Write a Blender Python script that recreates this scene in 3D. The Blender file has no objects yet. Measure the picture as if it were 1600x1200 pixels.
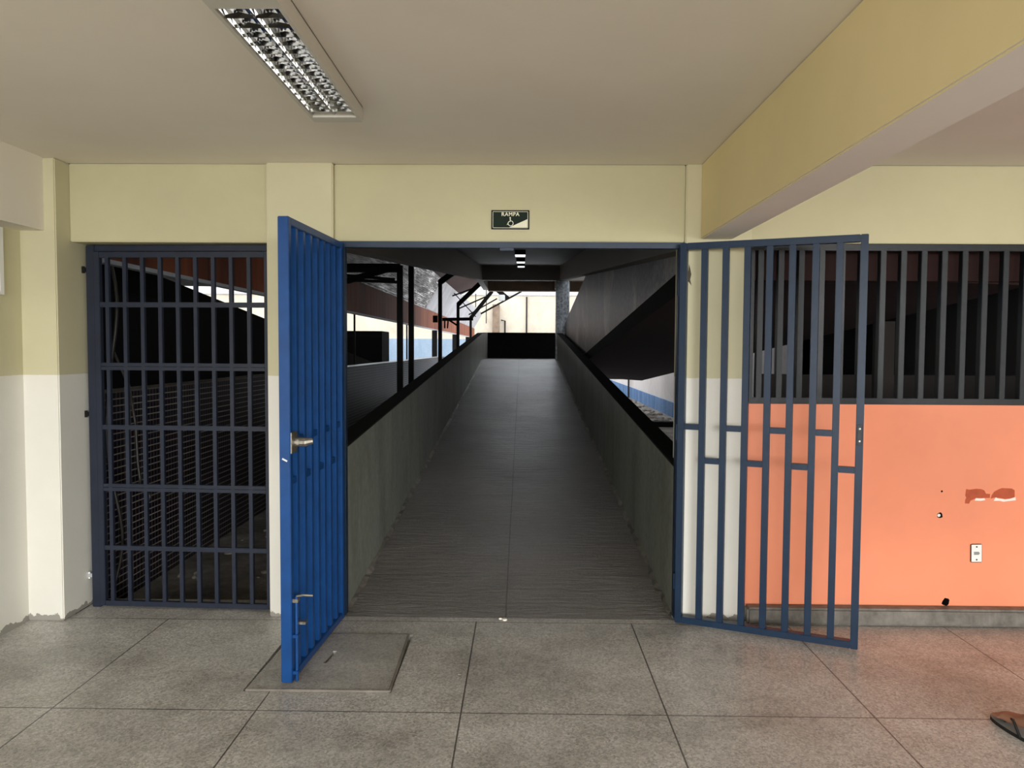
import bpy, bmesh, math, random
from mathutils import Vector, Matrix
random.seed(7)
R = math.radians
scene = bpy.context.scene
col = scene.collection

# ------------------------------------------------------------------ camera
cam_d = bpy.data.cameras.new('camera'); cam = bpy.data.objects.new('camera', cam_d); col.objects.link(cam)
cam_d.sensor_fit = 'HORIZONTAL'; cam_d.sensor_width = 36.0; cam_d.lens = 36.0 * 1200 / 1600
cam_d.clip_start = 0.05; cam_d.clip_end = 300
P, YW, RO = R(-2.69), R(-0.77), R(0.33)
fw = Vector((math.sin(YW) * math.cos(P), math.cos(YW) * math.cos(P), math.sin(P)))
rt = Vector((math.cos(YW), -math.sin(YW), 0)); up = rt.cross(fw)
r2 = rt * math.cos(RO) + up * math.sin(RO); u2 = -rt * math.sin(RO) + up * math.cos(RO)
m = Matrix((r2, u2, -fw)).transposed().to_4x4(); m.translation = (0, 0, 1.6)
cam.matrix_world = m
scene.camera = cam

# ------------------------------------------------------------------ world, lights, exposure
w = bpy.data.worlds.new('overcast_sky'); scene.world = w; w.use_nodes = True
bg = w.node_tree.nodes['Background']; bg.inputs[0].default_value = (0.90, 0.95, 1.0, 1); bg.inputs[1].default_value = 2.6

def area(name, loc, direction, sx, sy, power, color):
    d = bpy.data.lights.new(name, 'AREA'); d.shape = 'RECTANGLE'; d.size = sx; d.size_y = sy
    d.energy = power; d.color = color
    o = bpy.data.objects.new(name, d); col.objects.link(o); o.location = loc
    o.rotation_euler = Vector(direction).to_track_quat('-Z', 'Y').to_euler()
    return o
# daylight coming in through the open side of the hall behind the photographer
area('daylight_from_courtyard', (2.0, -9.0, 2.2), (0, 1, 0), 12.0, 2.6, 1550, (1.0, 0.985, 0.96))

vs = scene.view_settings
vs.view_transform = 'Standard'; vs.look = 'None'; vs.gamma = 1.0; vs.use_curve_mapping = False
vs.exposure = 0.15
scene.cycles.use_denoising = True
scene.cycles.max_bounces = 10; scene.cycles.diffuse_bounces = 6

# ------------------------------------------------------------------ helpers
def hexc(h):
    h = h.lstrip('#'); out = []
    for i in (0, 2, 4):
        c = int(h[i:i + 2], 16) / 255
        out.append(c / 12.92 if c <= 0.04045 else ((c + 0.055) / 1.055) ** 2.4)
    return (*out, 1)

class NT:
    def __init__(s, name):
        s.m = bpy.data.materials.new(name); s.m.use_nodes = True
        s.t = s.m.node_tree; s.b = s.t.nodes['Principled BSDF']
    def n(s, kind, **kw):
        x = s.t.nodes.new(kind)
        for k, v in kw.items(): setattr(x, k, v)
        return x
    def link(s, a, b): s.t.links.new(a, b)
    def pos(s):
        return s.n('ShaderNodeNewGeometry').outputs['Position']
    def math(s, op, a, b=None, c=None):
        x = s.n('ShaderNodeMath', operation=op)
        for i, v in enumerate((a, b, c)):
            if v is None: continue
            if isinstance(v, (int, float)): x.inputs[i].default_value = v
            else: s.link(v, x.inputs[i])
        return x.outputs[0]
    def noise(s, scale, detail=4, rough=0.6, vec=None, dist=0.0):
        x = s.n('ShaderNodeTexNoise'); x.inputs['Scale'].default_value = scale; x.inputs['Detail'].default_value = detail
        x.inputs['Roughness'].default_value = rough; x.inputs['Distortion'].default_value = dist
        s.link(vec if vec is not None else s.pos(), x.inputs['Vector'])
        return x.outputs['Fac']
    def mapping(s, scale):
        x = s.n('ShaderNodeMapping'); x.inputs['Scale'].default_value = scale; s.link(s.pos(), x.inputs['Vector']); return x.outputs[0]
    def ramp(s, fac, stops):
        x = s.n('ShaderNodeValToRGB'); e = x.color_ramp.elements
        while len(e) < len(stops): e.new(0.5)
        for i, (p, c) in enumerate(stops): e[i].position = p; e[i].color = c
        s.link(fac, x.inputs[0]); return x.outputs[0]
    def mix(s, fac, a, b, blend='MIX'):
        x = s.n('ShaderNodeMix', data_type='RGBA', blend_type=blend)
        if isinstance(fac, (int, float)): x.inputs[0].default_value = fac
        else: s.link(fac, x.inputs[0])
        for i, v in ((6, a), (7, b)):
            if isinstance(v, tuple): x.inputs[i].default_value = v
            else: s.link(v, x.inputs[i])
        return x.outputs[2]
    def sep(s):
        x = s.n('ShaderNodeSeparateXYZ'); s.link(s.pos(), x.inputs[0]); return x.outputs
    def bump(s, h, strength=0.2, dist=0.01):
        x = s.n('ShaderNodeBump'); x.inputs['Strength'].default_value = strength; x.inputs['Distance'].default_value = dist
        s.link(h, x.inputs['Height']); s.link(x.outputs[0], s.b.inputs['Normal'])
    def out(s, color, rough=0.6, metal=0.0, spec=0.5):
        if isinstance(color, tuple): s.b.inputs['Base Color'].default_value = color
        else: s.link(color, s.b.inputs['Base Color'])
        if isinstance(rough, (int, float)): s.b.inputs['Roughness'].default_value = rough
        else: s.link(rough, s.b.inputs['Roughness'])
        s.b.inputs['Metallic'].default_value = metal; s.b.inputs['Specular IOR Level'].default_value = spec
        return s.m

def simple(name, hx, rough=0.6, metal=0.0, var=0.12, scale=6, bump=0.0, spec=0.5, bscale=40):
    t = NT(name); c = hexc(hx)
    lo = tuple(v * (1 - var) for v in c[:3]) + (1,); hi = tuple(min(1, v * (1 + var)) for v in c[:3]) + (1,)
    cc = t.ramp(t.noise(scale), [(0.3, lo), (0.7, hi)])
    if bump: t.bump(t.noise(bscale, 5), bump, 0.01)
    return t.out(cc, rough, metal, spec)

def paint_two_tone(name, top, low, line=1.43):
    t = NT(name); s = t.sep()
    n = t.noise(1.3, 5); f = t.ramp(n, [(0.3, (0.93, 0.93, 0.93, 1)), (0.7, (1.03, 1.03, 1.03, 1))])
    edge = t.math('ADD', s[2], t.math('MULTIPLY', t.noise(25, 2), 0.006))
    isup = t.math('GREATER_THAN', edge, line + 0.003)
    c = t.mix(isup, hexc(low), hexc(top))
    c = t.mix(1.0, c, f, 'MULTIPLY')
    # grime splashed at the very foot, broken paint edge
    foot = t.math('LESS_THAN', t.math('ADD', s[2], t.math('MULTIPLY', t.noise(14, 4), 0.11)), 0.085)
    c = t.mix(t.math('MULTIPLY', foot, 0.75), c, hexc('6d665e'))
    t.bump(t.noise(60, 6), 0.12, 0.006)
    return t.out(c, 0.62, spec=0.3)

M = {}
M['wall'] = paint_two_tone('cream_over_white_paint', 'cbc5a4', 'e4e2d8')
M['cream'] = simple('cream_paint', 'c1bb98', 0.6, var=0.05, scale=1.5, bump=0.08, spec=0.3)
M['beam'] = simple('beam_cream_paint', 'ead9a8', 0.6, var=0.05, scale=1.2, bump=0.06, spec=0.3)
M['beam_under'] = simple('grey_white_beam_soffit', 'e6e0d8', 0.7, var=0.04, scale=1.2)
M['ceiling'] = simple('ceiling_paint', 'ebe4d6', 0.75, var=0.04, scale=0.8, bump=0.06, spec=0.2)
M['ceiling_side'] = simple('ceiling_paint_bay', 'e4dfd8', 0.75, var=0.04, scale=0.8, bump=0.06, spec=0.2)
M['orange'] = simple('orange_gloss_paint', 'ef936e', 0.42, var=0.06, scale=1.6, bump=0.05, spec=0.4)
M['scar'] = simple('old_orange_paint', 'b5502c', 0.7, var=0.15, scale=20)
M['plaster'] = simple('bare_white_plaster', 'f0ebe2', 0.85, bump=0.3)
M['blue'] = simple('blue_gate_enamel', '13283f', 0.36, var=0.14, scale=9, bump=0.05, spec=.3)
M['blue_lit'] = simple('blue_gate_enamel_lit', '104079', 0.34, var=0.14, scale=9, bump=0.05, spec=.3)  # same gate enamel; the stronger light on this leaf is put into its colour
M['navy'] = simple('dull_navy_enamel', '222836', 0.4, var=0.14, scale=9, bump=0.05, spec=.35)
M['slate'] = simple('slate_grey_enamel', '151b20', 0.36, var=0.2, scale=14, bump=0.08, spec=.35)
M['steel'] = simple('worn_steel', '8b867c', 0.4, 0.8, var=0.3, scale=60, bump=0.2)
M['bright_screw'] = simple('bright_zinc', 'd8dade', 0.3, 0.7, var=0.05)
M['white'] = simple('white_plastic', 'eeeeea', 0.4, var=0.02)
M['housing'] = simple('white_enamel_housing', 'cdcabf', 0.45, var=0.03)
M['darkhole'] = simple('dark_cavity', '17120f', 0.9)
M['green'] = simple('sign_dark_green', '0b2014', 0.6, var=0.1, spec=.2)
M['sign_black'] = simple('sign_black_border', '080808', 0.6, spec=.2)
M['sign_white'] = simple('sign_cream_white', 'e8e6cc', 0.5, var=0.02)
M['cap'] = simple('dark_bitumen_paint', '131312', 0.85, var=0.3, scale=8, bump=0.2, spec=.15)
M['darkmetal'] = simple('dark_painted_steel', '0f0e0d', 0.7, var=0.3, scale=10, spec=.2)
M['brownpaint'] = simple('rust_brown_paint', '6e3118', 0.75, var=0.15, scale=1.2)
M['soffit_brown'] = simple('dull_brown_soffit', '6e5c4c', 0.7, var=0.1)
M['roof_brown'] = simple('dark_brown_roof_boards', '38190f', 0.8, var=0.2)
M['pier'] = simple('stained_pier', '8d7866', 0.85, var=0.25, scale=3)
M['soot'] = simple('soot_grime', '4b453a', 0.9)
M['fascia'] = None
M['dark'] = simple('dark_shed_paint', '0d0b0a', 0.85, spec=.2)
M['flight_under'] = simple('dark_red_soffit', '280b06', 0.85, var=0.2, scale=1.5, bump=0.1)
M['ground'] = None
M['skin'] = simple('skin', '9c705a', 0.5, var=0.06, scale=12)
M['hair'] = simple('black_hair', '15100d', 0.6)
M['shirt'] = simple('grey_cotton', '7c7f82', 0.85, bump=0.1)
M['shorts'] = simple('dark_blue_cotton', '23293a', 0.85, bump=0.1)
M['rubber'] = simple('black_rubber', '191818', 0.6)
M['insole'] = simple('grey_insole', '8a8e8c', 0.7)
M['hose'] = simple('grey_pvc_hose', '24221f', 0.5)
M['eye'] = simple('eye_dark', '1a120c', 0.2)

def stained(name, base, dark, light, rough=0.6, yscale=1.0, spec=0.4, bump=0.25, lo=0.35, hi=0.72, ymap=1.0):
    """concrete with vertical run-off streaks; some light tones carry painted-in sheen"""
    t = NT(name)
    v = t.mapping((1.3 * yscale, ymap * yscale, 0.25))
    c = t.ramp(t.noise(2.2, 8, 0.7, v, 0.6), [(lo, hexc(dark)), (0.52, hexc(base)), (hi, hexc(light))])
    c2 = t.mix(0.35, c, t.ramp(t.noise(18, 6), [(0.35, hexc(dark)), (0.7, hexc(light))]))
    t.bump(t.noise(35, 8), bump, 0.01)
    return t.out(c2, rough, spec=spec)
M['parapet'] = stained('parapet_grey_paint', '83887e', '63675f', '969a90', 0.5, bump=0.1)
M['flight'] = stained('streaked_sheen_concrete', '34322f', '161514', 'aaa49d', 0.4, spec=0.5, lo=0.42, hi=0.64, bump=.5, ymap=.28)  # streaked concrete; broad light patches paint in the light from the left opening
M['soffit'] = simple('grey_soffit_paint', '6f6962', 0.55, var=0.1, scale=1.0, bump=0.06)
M['column'] = stained('glossy_paint_with_sheen', '5d656d', '15171a', 'cfd8e0', 0.16, 2.2, 0.9, 0.9)  # pale streaks in the colour stand for crinkled reflections
M['skirting'] = stained('granite_skirting', '6b675f', '45423d', '8f8b84', 0.55)
M['extwall'] = stained('exterior_cream_render', 'e0d4c0', 'cdbfa9', 'ece2d0', 0.85, 0.3, 0.2, 0.05)
M['extpale'] = stained('exterior_pale_render', 'd8d0cc', 'c8bfba', 'e2dcd8', 0.85, 0.3, 0.2, 0.05)
M['extblue'] = stained('exterior_blue_dado', '9fb2c5', '8ea3b9', 'b0c0cf', 0.8, 0.5, 0.2, 0.05)
M['extblue_dark'] = stained('weathered_blue_dado', '5d80ad', '3d5a85', '86a3c4', 0.8, 1.0, 0.2, 0.05)
M['palelining'] = stained('pale_lining_sheets', 'cfced2', 'aaa8a8', 'ecebf0', 0.5, 0.5, 0.4, 0.1)
M['lowwall'] = simple('dim_grey_render', '2b2623', 0.85, var=0.12, scale=2)

t = NT('rust_brown_fascia_board'); s = t.sep()
c = t.ramp(t.noise(1.5, 6, 0.6, t.mapping((1, 1.2, 0.1))), [(0.3, hexc('5a2612')), (0.7, hexc('ad5c33'))])
seam = t.math('LESS_THAN', t.math('FRACT', t.math('MULTIPLY', s[1], 0.41)), 0.008)
M['fascia'] = t.out(t.mix(seam, c, hexc('2a120a')), 0.7)

# terrazzo floor with cast joints
def terrazzo(name, c_lo, c_mid, c_hi, x0, dx, y0, dy, rough, stain=0.5, bump=0.03, ymax=4.25, jw=0.0035):
    t = NT(name); s = t.sep()
    vor = t.n('ShaderNodeTexVoronoi'); vor.inputs['Scale'].default_value = 110; t.link(t.pos(), vor.inputs['Vector'])
    chips = t.ramp(vor.outputs['Color'], [(0.1, hexc(c_lo)), (0.5, hexc(c_mid)), (0.95, hexc(c_hi))])
    fine = t.ramp(t.noise(240, 2), [(0.35, hexc(c_lo)), (0.65, hexc(c_hi))])
    base = t.mix(0.4, chips, fine)
    big = t.ramp(t.noise(1.5, 9, 0.72), [(0.36, (0.55, 0.53, 0.50, 1)), (0.5, (0.92, 0.91, 0.88, 1)), (0.64, (1.2, 1.2, 1.19, 1))])
    base = t.mix(stain, base, t.mix(1.0, base, big, 'MULTIPLY'))
    def lines(co, o, d):
        f = t.math('FRACT', t.math('DIVIDE', t.math('SUBTRACT', co, o - d / 2), d))
        return t.math('LESS_THAN', t.math('ABSOLUTE', t.math('SUBTRACT', f, 0.5)), jw / d)
    ly = lines(s[1], y0, dy) if dy else 0.0
    lx = lines(s[0], x0, dx)
    if ymax: lx = t.math('MULTIPLY', lx, t.math('LESS_THAN', s[1], ymax))
    j = t.math('MAXIMUM', lx, ly)
    c = t.mix(t.math('MULTIPLY', j, 0.8), base, hexc('262422'))
    if bump: t.bump(t.math('SUBTRACT', t.noise(180, 3), t.math('MULTIPLY', j, 1.5)), bump, 0.003)
    r = t.math('ADD', rough - 0.08, t.math('MULTIPLY', t.noise(3, 5), 0.18))
    return t.out(c, r, spec=0.45)
M['floor'] = terrazzo('terrazzo_floor', '8a8886', 'bcbab7', 'e0deda', -0.26, 0.903, 3.293, 1.117, 0.36, 0.75, 0.05, 4.42)
M['hatch'] = terrazzo('hatch_screed', '868481', 'a6a4a0', 'bbb9b5', 40, 100, 40, 100, 0.55, 0.8)
t = NT('ramp_screed'); s = t.sep()
c = t.ramp(t.noise(0.9, 8, 0.7), [(0.3, hexc('5d5a57')), (0.55, hexc('75716d')), (0.75, hexc('8d8984'))])
c = t.mix(0.35, c, t.ramp(t.noise(60, 5, 0.8), [(0.35, hexc('5e5a56')), (0.65, hexc('9a958f'))]))
jx = t.math('LESS_THAN', t.math('ABSOLUTE', t.math('ADD', s[0], t.math('ADD', 0.085, t.math('MULTIPLY', t.noise(2, 2), 0.01)))), 0.004)
jy = t.math('LESS_THAN', t.math('FRACT', t.math('DIVIDE', t.math('SUBTRACT', s[1], 5.15), 1.5)), 0.004)
j_ = t.math('MAXIMUM', jx, t.math('MULTIPLY', jy, 0.6))
c = t.mix(t.math('MULTIPLY', j_, 0.7), c, hexc('2a2826'))
# trowel ridges running across the slope
v = t.mapping((3.5, 22, 1)); h_ = t.math('ADD', t.noise(1.0, 6, 0.65, v, 0.8), t.math('MULTIPLY', t.noise(70, 4), 0.25))
t.bump(t.math('SUBTRACT', h_, j_), 1.0, 0.022)
M['ramp'] = t.out(c, t.math('ADD', 0.24, t.math('MULTIPLY', t.noise(1.5, 6), 0.16)), spec=0.4)

# navy mosaic with pale grout
def mosaic(name, tile, var, grout, pitch, g, rough):
    t = NT(name); s = t.sep()
    def grid(co, gg):
        f = t.math('FRACT', t.math('DIVIDE', co, pitch)); return t.math('LESS_THAN', f, gg)
    gr = t.math('MAXIMUM', t.math('MULTIPLY', grid(s[1], g * .6), .7), grid(s[2], g))
    cell = t.n('ShaderNodeTexWhiteNoise', noise_dimensions='2D')
    cb = t.n('ShaderNodeCombineXYZ')
    t.link(t.math('FLOOR', t.math('DIVIDE', s[1], pitch)), cb.inputs[0]); t.link(t.math('FLOOR', t.math('DIVIDE', s[2], pitch)), cb.inputs[1])
    t.link(cb.outputs[0], cell.inputs[0])
    c = t.mix(cell.outputs[0], hexc(tile), hexc(var))
    stain = t.ramp(t.noise(1.2, 5, 0.6, t.mapping((1, 2, 0.4))), [(0.35, hexc('3a2f2d')), (0.65, hexc('8b857f'))])
    c = t.mix(gr, c, t.mix(0.6, stain, hexc(grout)))
    t.bump(t.math('SUBTRACT', 1.0, gr), 0.4, 0.004)
    return t.out(c, rough, spec=0.2)
M['mosaic'] = mosaic('navy_mosaic_tiles', '0e0f22', '1c1017', 'a39b93', 0.046, 0.17, 0.4)

# foil-faced insulation under the roof
t = NT('crinkled_foil')
v = t.mapping((1, 0.45, 7.0)); c = t.ramp(t.noise(1.6, 8, 0.7, v, 0.6), [(0.36, hexc('2a2827')), (0.52, hexc('9a9795')), (0.62, hexc('ffffff'))])  # bright streaks of reflected light are put into the base colour
t.bump(t.noise(3, 6, 0.7, v, 1.0), 0.5, 0.04); M['foil'] = t.out(c, 0.24, 0.8)

t = NT('earth_and_rubble')
c = t.ramp(t.noise(2.0, 9, 0.7), [(0.3, hexc('56514b')), (0.55, hexc('8f8982')), (0.75, hexc('c0bab1'))])
t.bump(t.noise(9, 9, 0.75), 1.0, 0.06); M['ground'] = t.out(c, 0.9, spec=0.2)
M['stone'] = simple('broken_concrete', '7d776f', 0.9, var=0.25, bump=0.6, bscale=15)
t = NT('mirror_aluminium'); M['mirror'] = t.out((0.5, 0.5, 0.49, 1), t.math('MULTIPLY', t.noise(30), 0.16), 1.0)
t = NT('corrugated_pale_sheet'); s = t.sep()
t.bump(t.math('SINE', t.math('MULTIPLY', s[0], 20.0)), 0.5, 0.05); M['sheet'] = t.out(hexc('c9ccd2'), 0.6)
t = NT('lit_diffuser'); M['diffuser'] = t.out(hexc('f2f4f4'), 0.5)
t.b.inputs['Emission Color'].default_value = (0.92, 1, 0.98, 1); t.b.inputs['Emission Strength'].default_value = 1.1
M['tube'] = simple('fluorescent_tube_off', 'f4f4f0', 0.25, var=0.01)

def link_mesh(name, me, mat, parent=None):
    o = bpy.data.objects.new(name, me); col.objects.link(o)
    if mat is not None: me.materials.append(mat)
    if parent is not None:
        o.parent = parent
    return o

class B:
    """collects shapes and builds them as one mesh"""
    def __init__(s): s.bm = bmesh.new()
    def box(s, x0, x1, y0, y1, z0, z1, bev=0.0):
        r = bmesh.ops.create_cube(s.bm, size=1)
        for v in r['verts']:
            v.co = Vector((x0 + (v.co.x + .5) * (x1 - x0), y0 + (v.co.y + .5) * (y1 - y0), z0 + (v.co.z + .5) * (z1 - z0)))
        if bev:
            es = list({e for v in r['verts'] for e in v.link_edges})
            bmesh.ops.bevel(s.bm, geom=es, offset=bev, segments=2, affect='EDGES', clamp_overlap=True)
        return s
    def bar(s, p0, p1, w, h=None, bev=0.0, upv=(0, 0, 1)):
        """rectangular bar from p0 to p1, w sideways, h along upv"""
        h = h or w; p0 = Vector(p0); p1 = Vector(p1); d = (p1 - p0); L = d.length; d.normalize()
        u = Vector(upv)
        if abs(d.dot(u)) > 0.98: u = Vector((0, 1, 0))
        sx = d.cross(u).normalized(); uz = sx.cross(d)
        r = bmesh.ops.create_cube(s.bm, size=1)
        for v in r['verts']:
            v.co = p0 + d * ((v.co.y + .5) * L) + sx * (v.co.x * w) + uz * (v.co.z * h)
        if bev:
            es = list({e for v in r['verts'] for e in v.link_edges})
            bmesh.ops.bevel(s.bm, geom=es, offset=bev, segments=2, affect='EDGES', clamp_overlap=True)
        return s
    def tube(s, pts, r, seg=10, caps=True):
        pts = [Vector(p) for p in pts]; rings = []; prev = None
        for i, p in enumerate(pts):
            d = (pts[min(i + 1, len(pts) - 1)] - pts[max(i - 1, 0)]).normalized()
            a = prev if prev is not None else (Vector((0, 0, 1)) if abs(d.z) < .9 else Vector((1, 0, 0)))
            x = (a - d * a.dot(d)).normalized(); y = d.cross(x); prev = x
            rr = r[i] if isinstance(r, (list, tuple)) else r
            rings.append([s.bm.verts.new(p + (x * math.cos(k * 2 * math.pi / seg) + y * math.sin(k * 2 * math.pi / seg)) * rr) for k in range(seg)])
        for a, b in zip(rings, rings[1:]):
            for k in range(seg): s.bm.faces.new((a[k], a[(k + 1) % seg], b[(k + 1) % seg], b[k]))
        if caps: s.bm.faces.new(rings[0][::-1]); s.bm.faces.new(rings[-1])
        return s
    def prism(s, poly, axis, a0, a1):
        """extrude a 2D outline along an axis; outline coordinates are the other two axes in order"""
        def mk(p, a):
            c = list(p); c.insert(axis, a); return s.bm.verts.new(c)
        A = [mk(p, a0) for p in poly]; Bv = [mk(p, a1) for p in poly]; n = len(poly)
        s.bm.faces.new(A); s.bm.faces.new(Bv[::-1])
        for k in range(n): s.bm.faces.new((A[k], A[(k + 1) % n], Bv[(k + 1) % n], Bv[k]))
        return s
    def ball(s, c, r, scale=(1, 1, 1), seg=16):
        x = bmesh.ops.create_uvsphere(s.bm, u_segments=seg, v_segments=max(6, seg // 2), radius=r)
        for v in x['verts']: v.co = Vector((v.co.x * scale[0], v.co.y * scale[1], v.co.z * scale[2])) + Vector(c)
        return s
    def quad(s, *pts):
        s.bm.faces.new([s.bm.verts.new(p) for p in pts]); return s
    def xf(s, mat): s.bm.transform(mat); return s
    def build(s, name, mat, parent=None, smooth=False):
        bmesh.ops.recalc_face_normals(s.bm, faces=s.bm.faces)
        me = bpy.data.meshes.new(name); s.bm.to_mesh(me); s.bm.free()
        if smooth:
            for p in me.polygons: p.use_smooth = True
        return link_mesh(name, me, mat, parent)

def tag(o, label, cat, group=None, kind=None):
    o['label'] = label; o['category'] = cat
    if group: o['group'] = group
    if kind: o['kind'] = kind
    return o
def struct(o, label=None):
    o['kind'] = 'structure'
    if label: o['label'] = label
    return o
def empty(name, loc=(0, 0, 0), rz=0.0):
    o = bpy.data.objects.new(name, None); col.objects.link(o); o.location = loc; o.rotation_euler = (0, 0, rz); o.empty_display_size = 0.05
    return o
def bake_mods(o):
    dg = bpy.context.evaluated_depsgraph_get(); me = bpy.data.meshes.new_from_object(o.evaluated_get(dg))
    o.modifiers.clear(); o.data = me; return o
def cut(o, cutters):
    """boolean away a list of B() shapes"""
    for c in cutters:
        k = c.build('cutter', None)
        md = o.modifiers.new('cut', 'BOOLEAN'); md.operation = 'DIFFERENCE'; md.object = k; md.solver = 'EXACT'
        bake_mods(o); bpy.data.objects.remove(k)
    return o
def box(name, mat, x0, x1, y0, y1, z0, z1, parent=None, bev=0.0):
    return B().box(x0, x1, y0, y1, z0, z1, bev).build(name, mat, parent)

# ================================================================== SETTING: the hall
D = 4.50            # back wall face
CZ = 2.66           # ceiling
struct(box('floor', M['floor'], -3.1, 8.3, -5.0, 4.48, -0.15, 0.0))
struct(box('floor_threshold', M['floor'], -2.655, -1.487, 4.48, 4.76, -0.15, 0.0))
struct(box('floor_courtyard', M['ground'], -30, 30, -30, -5.0, -0.2, -0.03))
struct(box('ceiling', M['ceiling'], -3.1, 1.02, -5.0, 4.5, CZ, CZ + 0.2))
struct(box('ceiling_bay', M['ceiling_side'], 1.02, 8.3, -5.0, 4.5, CZ, CZ + 0.2))
struct(box('upper_light_block', M['cream'], -3.1, 8.3, -5.0, 4.7, CZ + .2, 7.0))  # unseen block added to stop light passing over the roof
struct(box('added_daylight_lip', M['cream'], -3.1, 8.3, -5.0, -4.8, 2.58, CZ))  # unseen lip added to shape the daylight gradient on the back wall
struct(box('wall_left', M['wall'], -3.1, -2.86, -5.0, 4.9, 0, CZ))
struct(box('wall_right', M['wall'], 8.0, 8.3, -5.0, 4.7, 0, CZ))
struct(box('beam_left', M['ceiling'], -2.86, -2.72, -5.0, 4.36, 2.25, CZ))
br = struct(box('beam_right', M['beam'], 1.022, 1.205, -5.0, 4.47, 2.232, CZ, bev=0.006)); br.data.materials.append(M['beam_under'])
for p in br.data.polygons:
    if p.normal.z < -.9: p.material_index = 1
struct(box('pilaster_left', M['wall'], -2.90, -2.655, 4.36, 4.75, 0, CZ, bev=0.006))
struct(box('pillar_middle', M['wall'], -1.487, -1.10, 4.462, 4.75, 0, CZ, bev=0.006))
struct(box('pillar_right', M['wall'], 0.935, 1.318, 4.475, 4.75, 0, CZ, bev=0.006))
struct(box('wall_back_lintel_left', M['cream'], -2.655, -1.487, D, 4.75, 2.207, CZ, bev=0.005))
struct(box('wall_back_lintel_middle', M['cream'], -1.10, 0.935, D, 4.75, 2.215, CZ, bev=0.005))
struct(box('wall_back_lintel_right', M['cream'], 1.318, 8.0, D, 4.70, 2.215, CZ, bev=0.005))

# orange wall below the barred window, with its real drilled holes
ow = box('wall_back_orange', M['orange'], 1.318, 8.0, D, 4.70, 0, 1.282)
def cyl_y(x, z, r, y0, y1, seg=14, wob=0.0):
    pts = []
    for k in range(seg):
        a = k * 2 * math.pi / seg; rr = r * (1 + random.uniform(-wob, wob)); pts.append((x + rr * math.cos(a), z + rr * math.sin(a)))
    b = B()
    A = [b.bm.verts.new((p[0], y0, p[1])) for p in pts]; C = [b.bm.verts.new((p[0], y1, p[1])) for p in pts]
    b.bm.faces.new(A); b.bm.faces.new(C[::-1])
    for k in range(seg): b.bm.faces.new((A[k], A[(k + 1) % seg], C[(k + 1) % seg], C[k]))
    bmesh.ops.recalc_face_normals(b.bm, faces=b.bm.faces)
    return b
ow.data.materials.append(M['darkhole'])
holes = [(2.462, 0.775, 0.006, 0), (2.455, 0.632, 0.017, .15), (2.505, 0.118, 0.024, .25), (2.625, 0.765, 0.005, 0), (2.865, 0.768, 0.005, 0)]
cut(ow, [cyl_y(x, z, r, D - 0.05, D + 0.09, wob=wb) for x, z, r, wb in holes])
for p in ow.data.polygons:      # hole insides coloured near black for the shade within
    c = p.center
    if any(abs(c.x - x) < r * 1.3 and abs(c.z - z) < r * 1.3 and c.y > D + 0.004 and c.y < D + 0.12 for x, z, r, _ in holes): p.material_index = 1
struct(ow)
cyl_y(2.449, 0.633, 0.009, D - 0.002, D + 0.03).build('wall_plug', M['white'], ow)
def patch(name, outline, mat, th):
    b = B(); b.prism(outline, 1, D - th, D + 0.002); return b.build(name, mat, ow)
patch('paint_scar', [(2.598, .705), (2.600, .728), (2.606, .738), (2.599, .752), (2.603, .79), (2.622, .786), (2.66, .792), (2.69, .79), (2.708, .783), (2.719, .763), (2.742, .762), (2.742, .739), (2.716, .738), (2.66, .735), (2.642, .727), (2.63, .722), (2.622, .704)], M['scar'], .0012)
patch('paint_scar', [(2.748, .735), (2.752, .754), (2.766, .775), (2.792, .79), (2.81, .797), (2.868, .795), (2.884, .785), (2.886, .744), (2.862, .736), (2.83, .733), (2.80, .738), (2.77, .741)], M['scar'], .0012)
patch('bare_plaster', [(2.655, .722), (2.66, .737), (2.69, .735), (2.71, .737), (2.716, .726), (2.69, .721)], M['plaster'], .0016)
patch('bare_plaster', [(2.765, .722), (2.776, .742), (2.79, .736), (2.81, .734), (2.83, .73), (2.86, .735), (2.89, .745), (2.893, .726), (2.86, .722), (2.82, .717), (2.80, .722)], M['plaster'], .0016)
struct(box('baseboard_right', M['skirting'], 1.318, 8.0, 4.415, D, 0, 0.098, bev=0.012))
# soot mark by the hinge on the right pillar: a broken flake of dark smear
b = B(); b.prism([(0.944, 2.02), (0.955, 2.05), (0.958, 2.09), (0.966, 2.06), (0.972, 2.03), (0.966, 2.0), (0.974, 1.965), (0.96, 1.985), (0.95, 1.99), (0.945, 1.93)], 1, 4.4738, 4.476)
o = b.build('soot_smear', M['soot']); o.parent = bpy.data.objects['pillar_right']

# ------------------------------------------------------------------ hatch cover in the floor
h = empty('floor_hatch_cover', (-0.93, 3.85, 0)); tag(h, 'large square screeded hatch cover set in the floor under the left gate', 'hatch cover')
sl = B().prism([(-1.278, 3.485), (-0.612, 3.485), (-0.625, 4.19), (-1.262, 4.185)], 2, -0.02, 0.007).build('hatch_slab', M['hatch'])
cut(sl, [B().bar((-0.988, 3.79, 0), (-0.972, 3.945, 0), 0.022, 0.022)])
sl.parent = h; sl.matrix_parent_inverse = Matrix.Translation(h.location).inverted()
lp = B().bar((-1.28, 3.483, 0.004), (-0.605, 3.483, 0.004), 0.008, 0.012, .003).bar((-0.608, 3.483, 0.004), (-0.622, 4.19, 0.004), 0.012, 0.012, .003).build('cement_rim', M['plaster'])
lp.data.materials[0] = M['stone']; lp.parent = h; lp.matrix_parent_inverse = Matrix.Translation(h.location).inverted()
fl = bpy.data.objects['floor']
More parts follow.
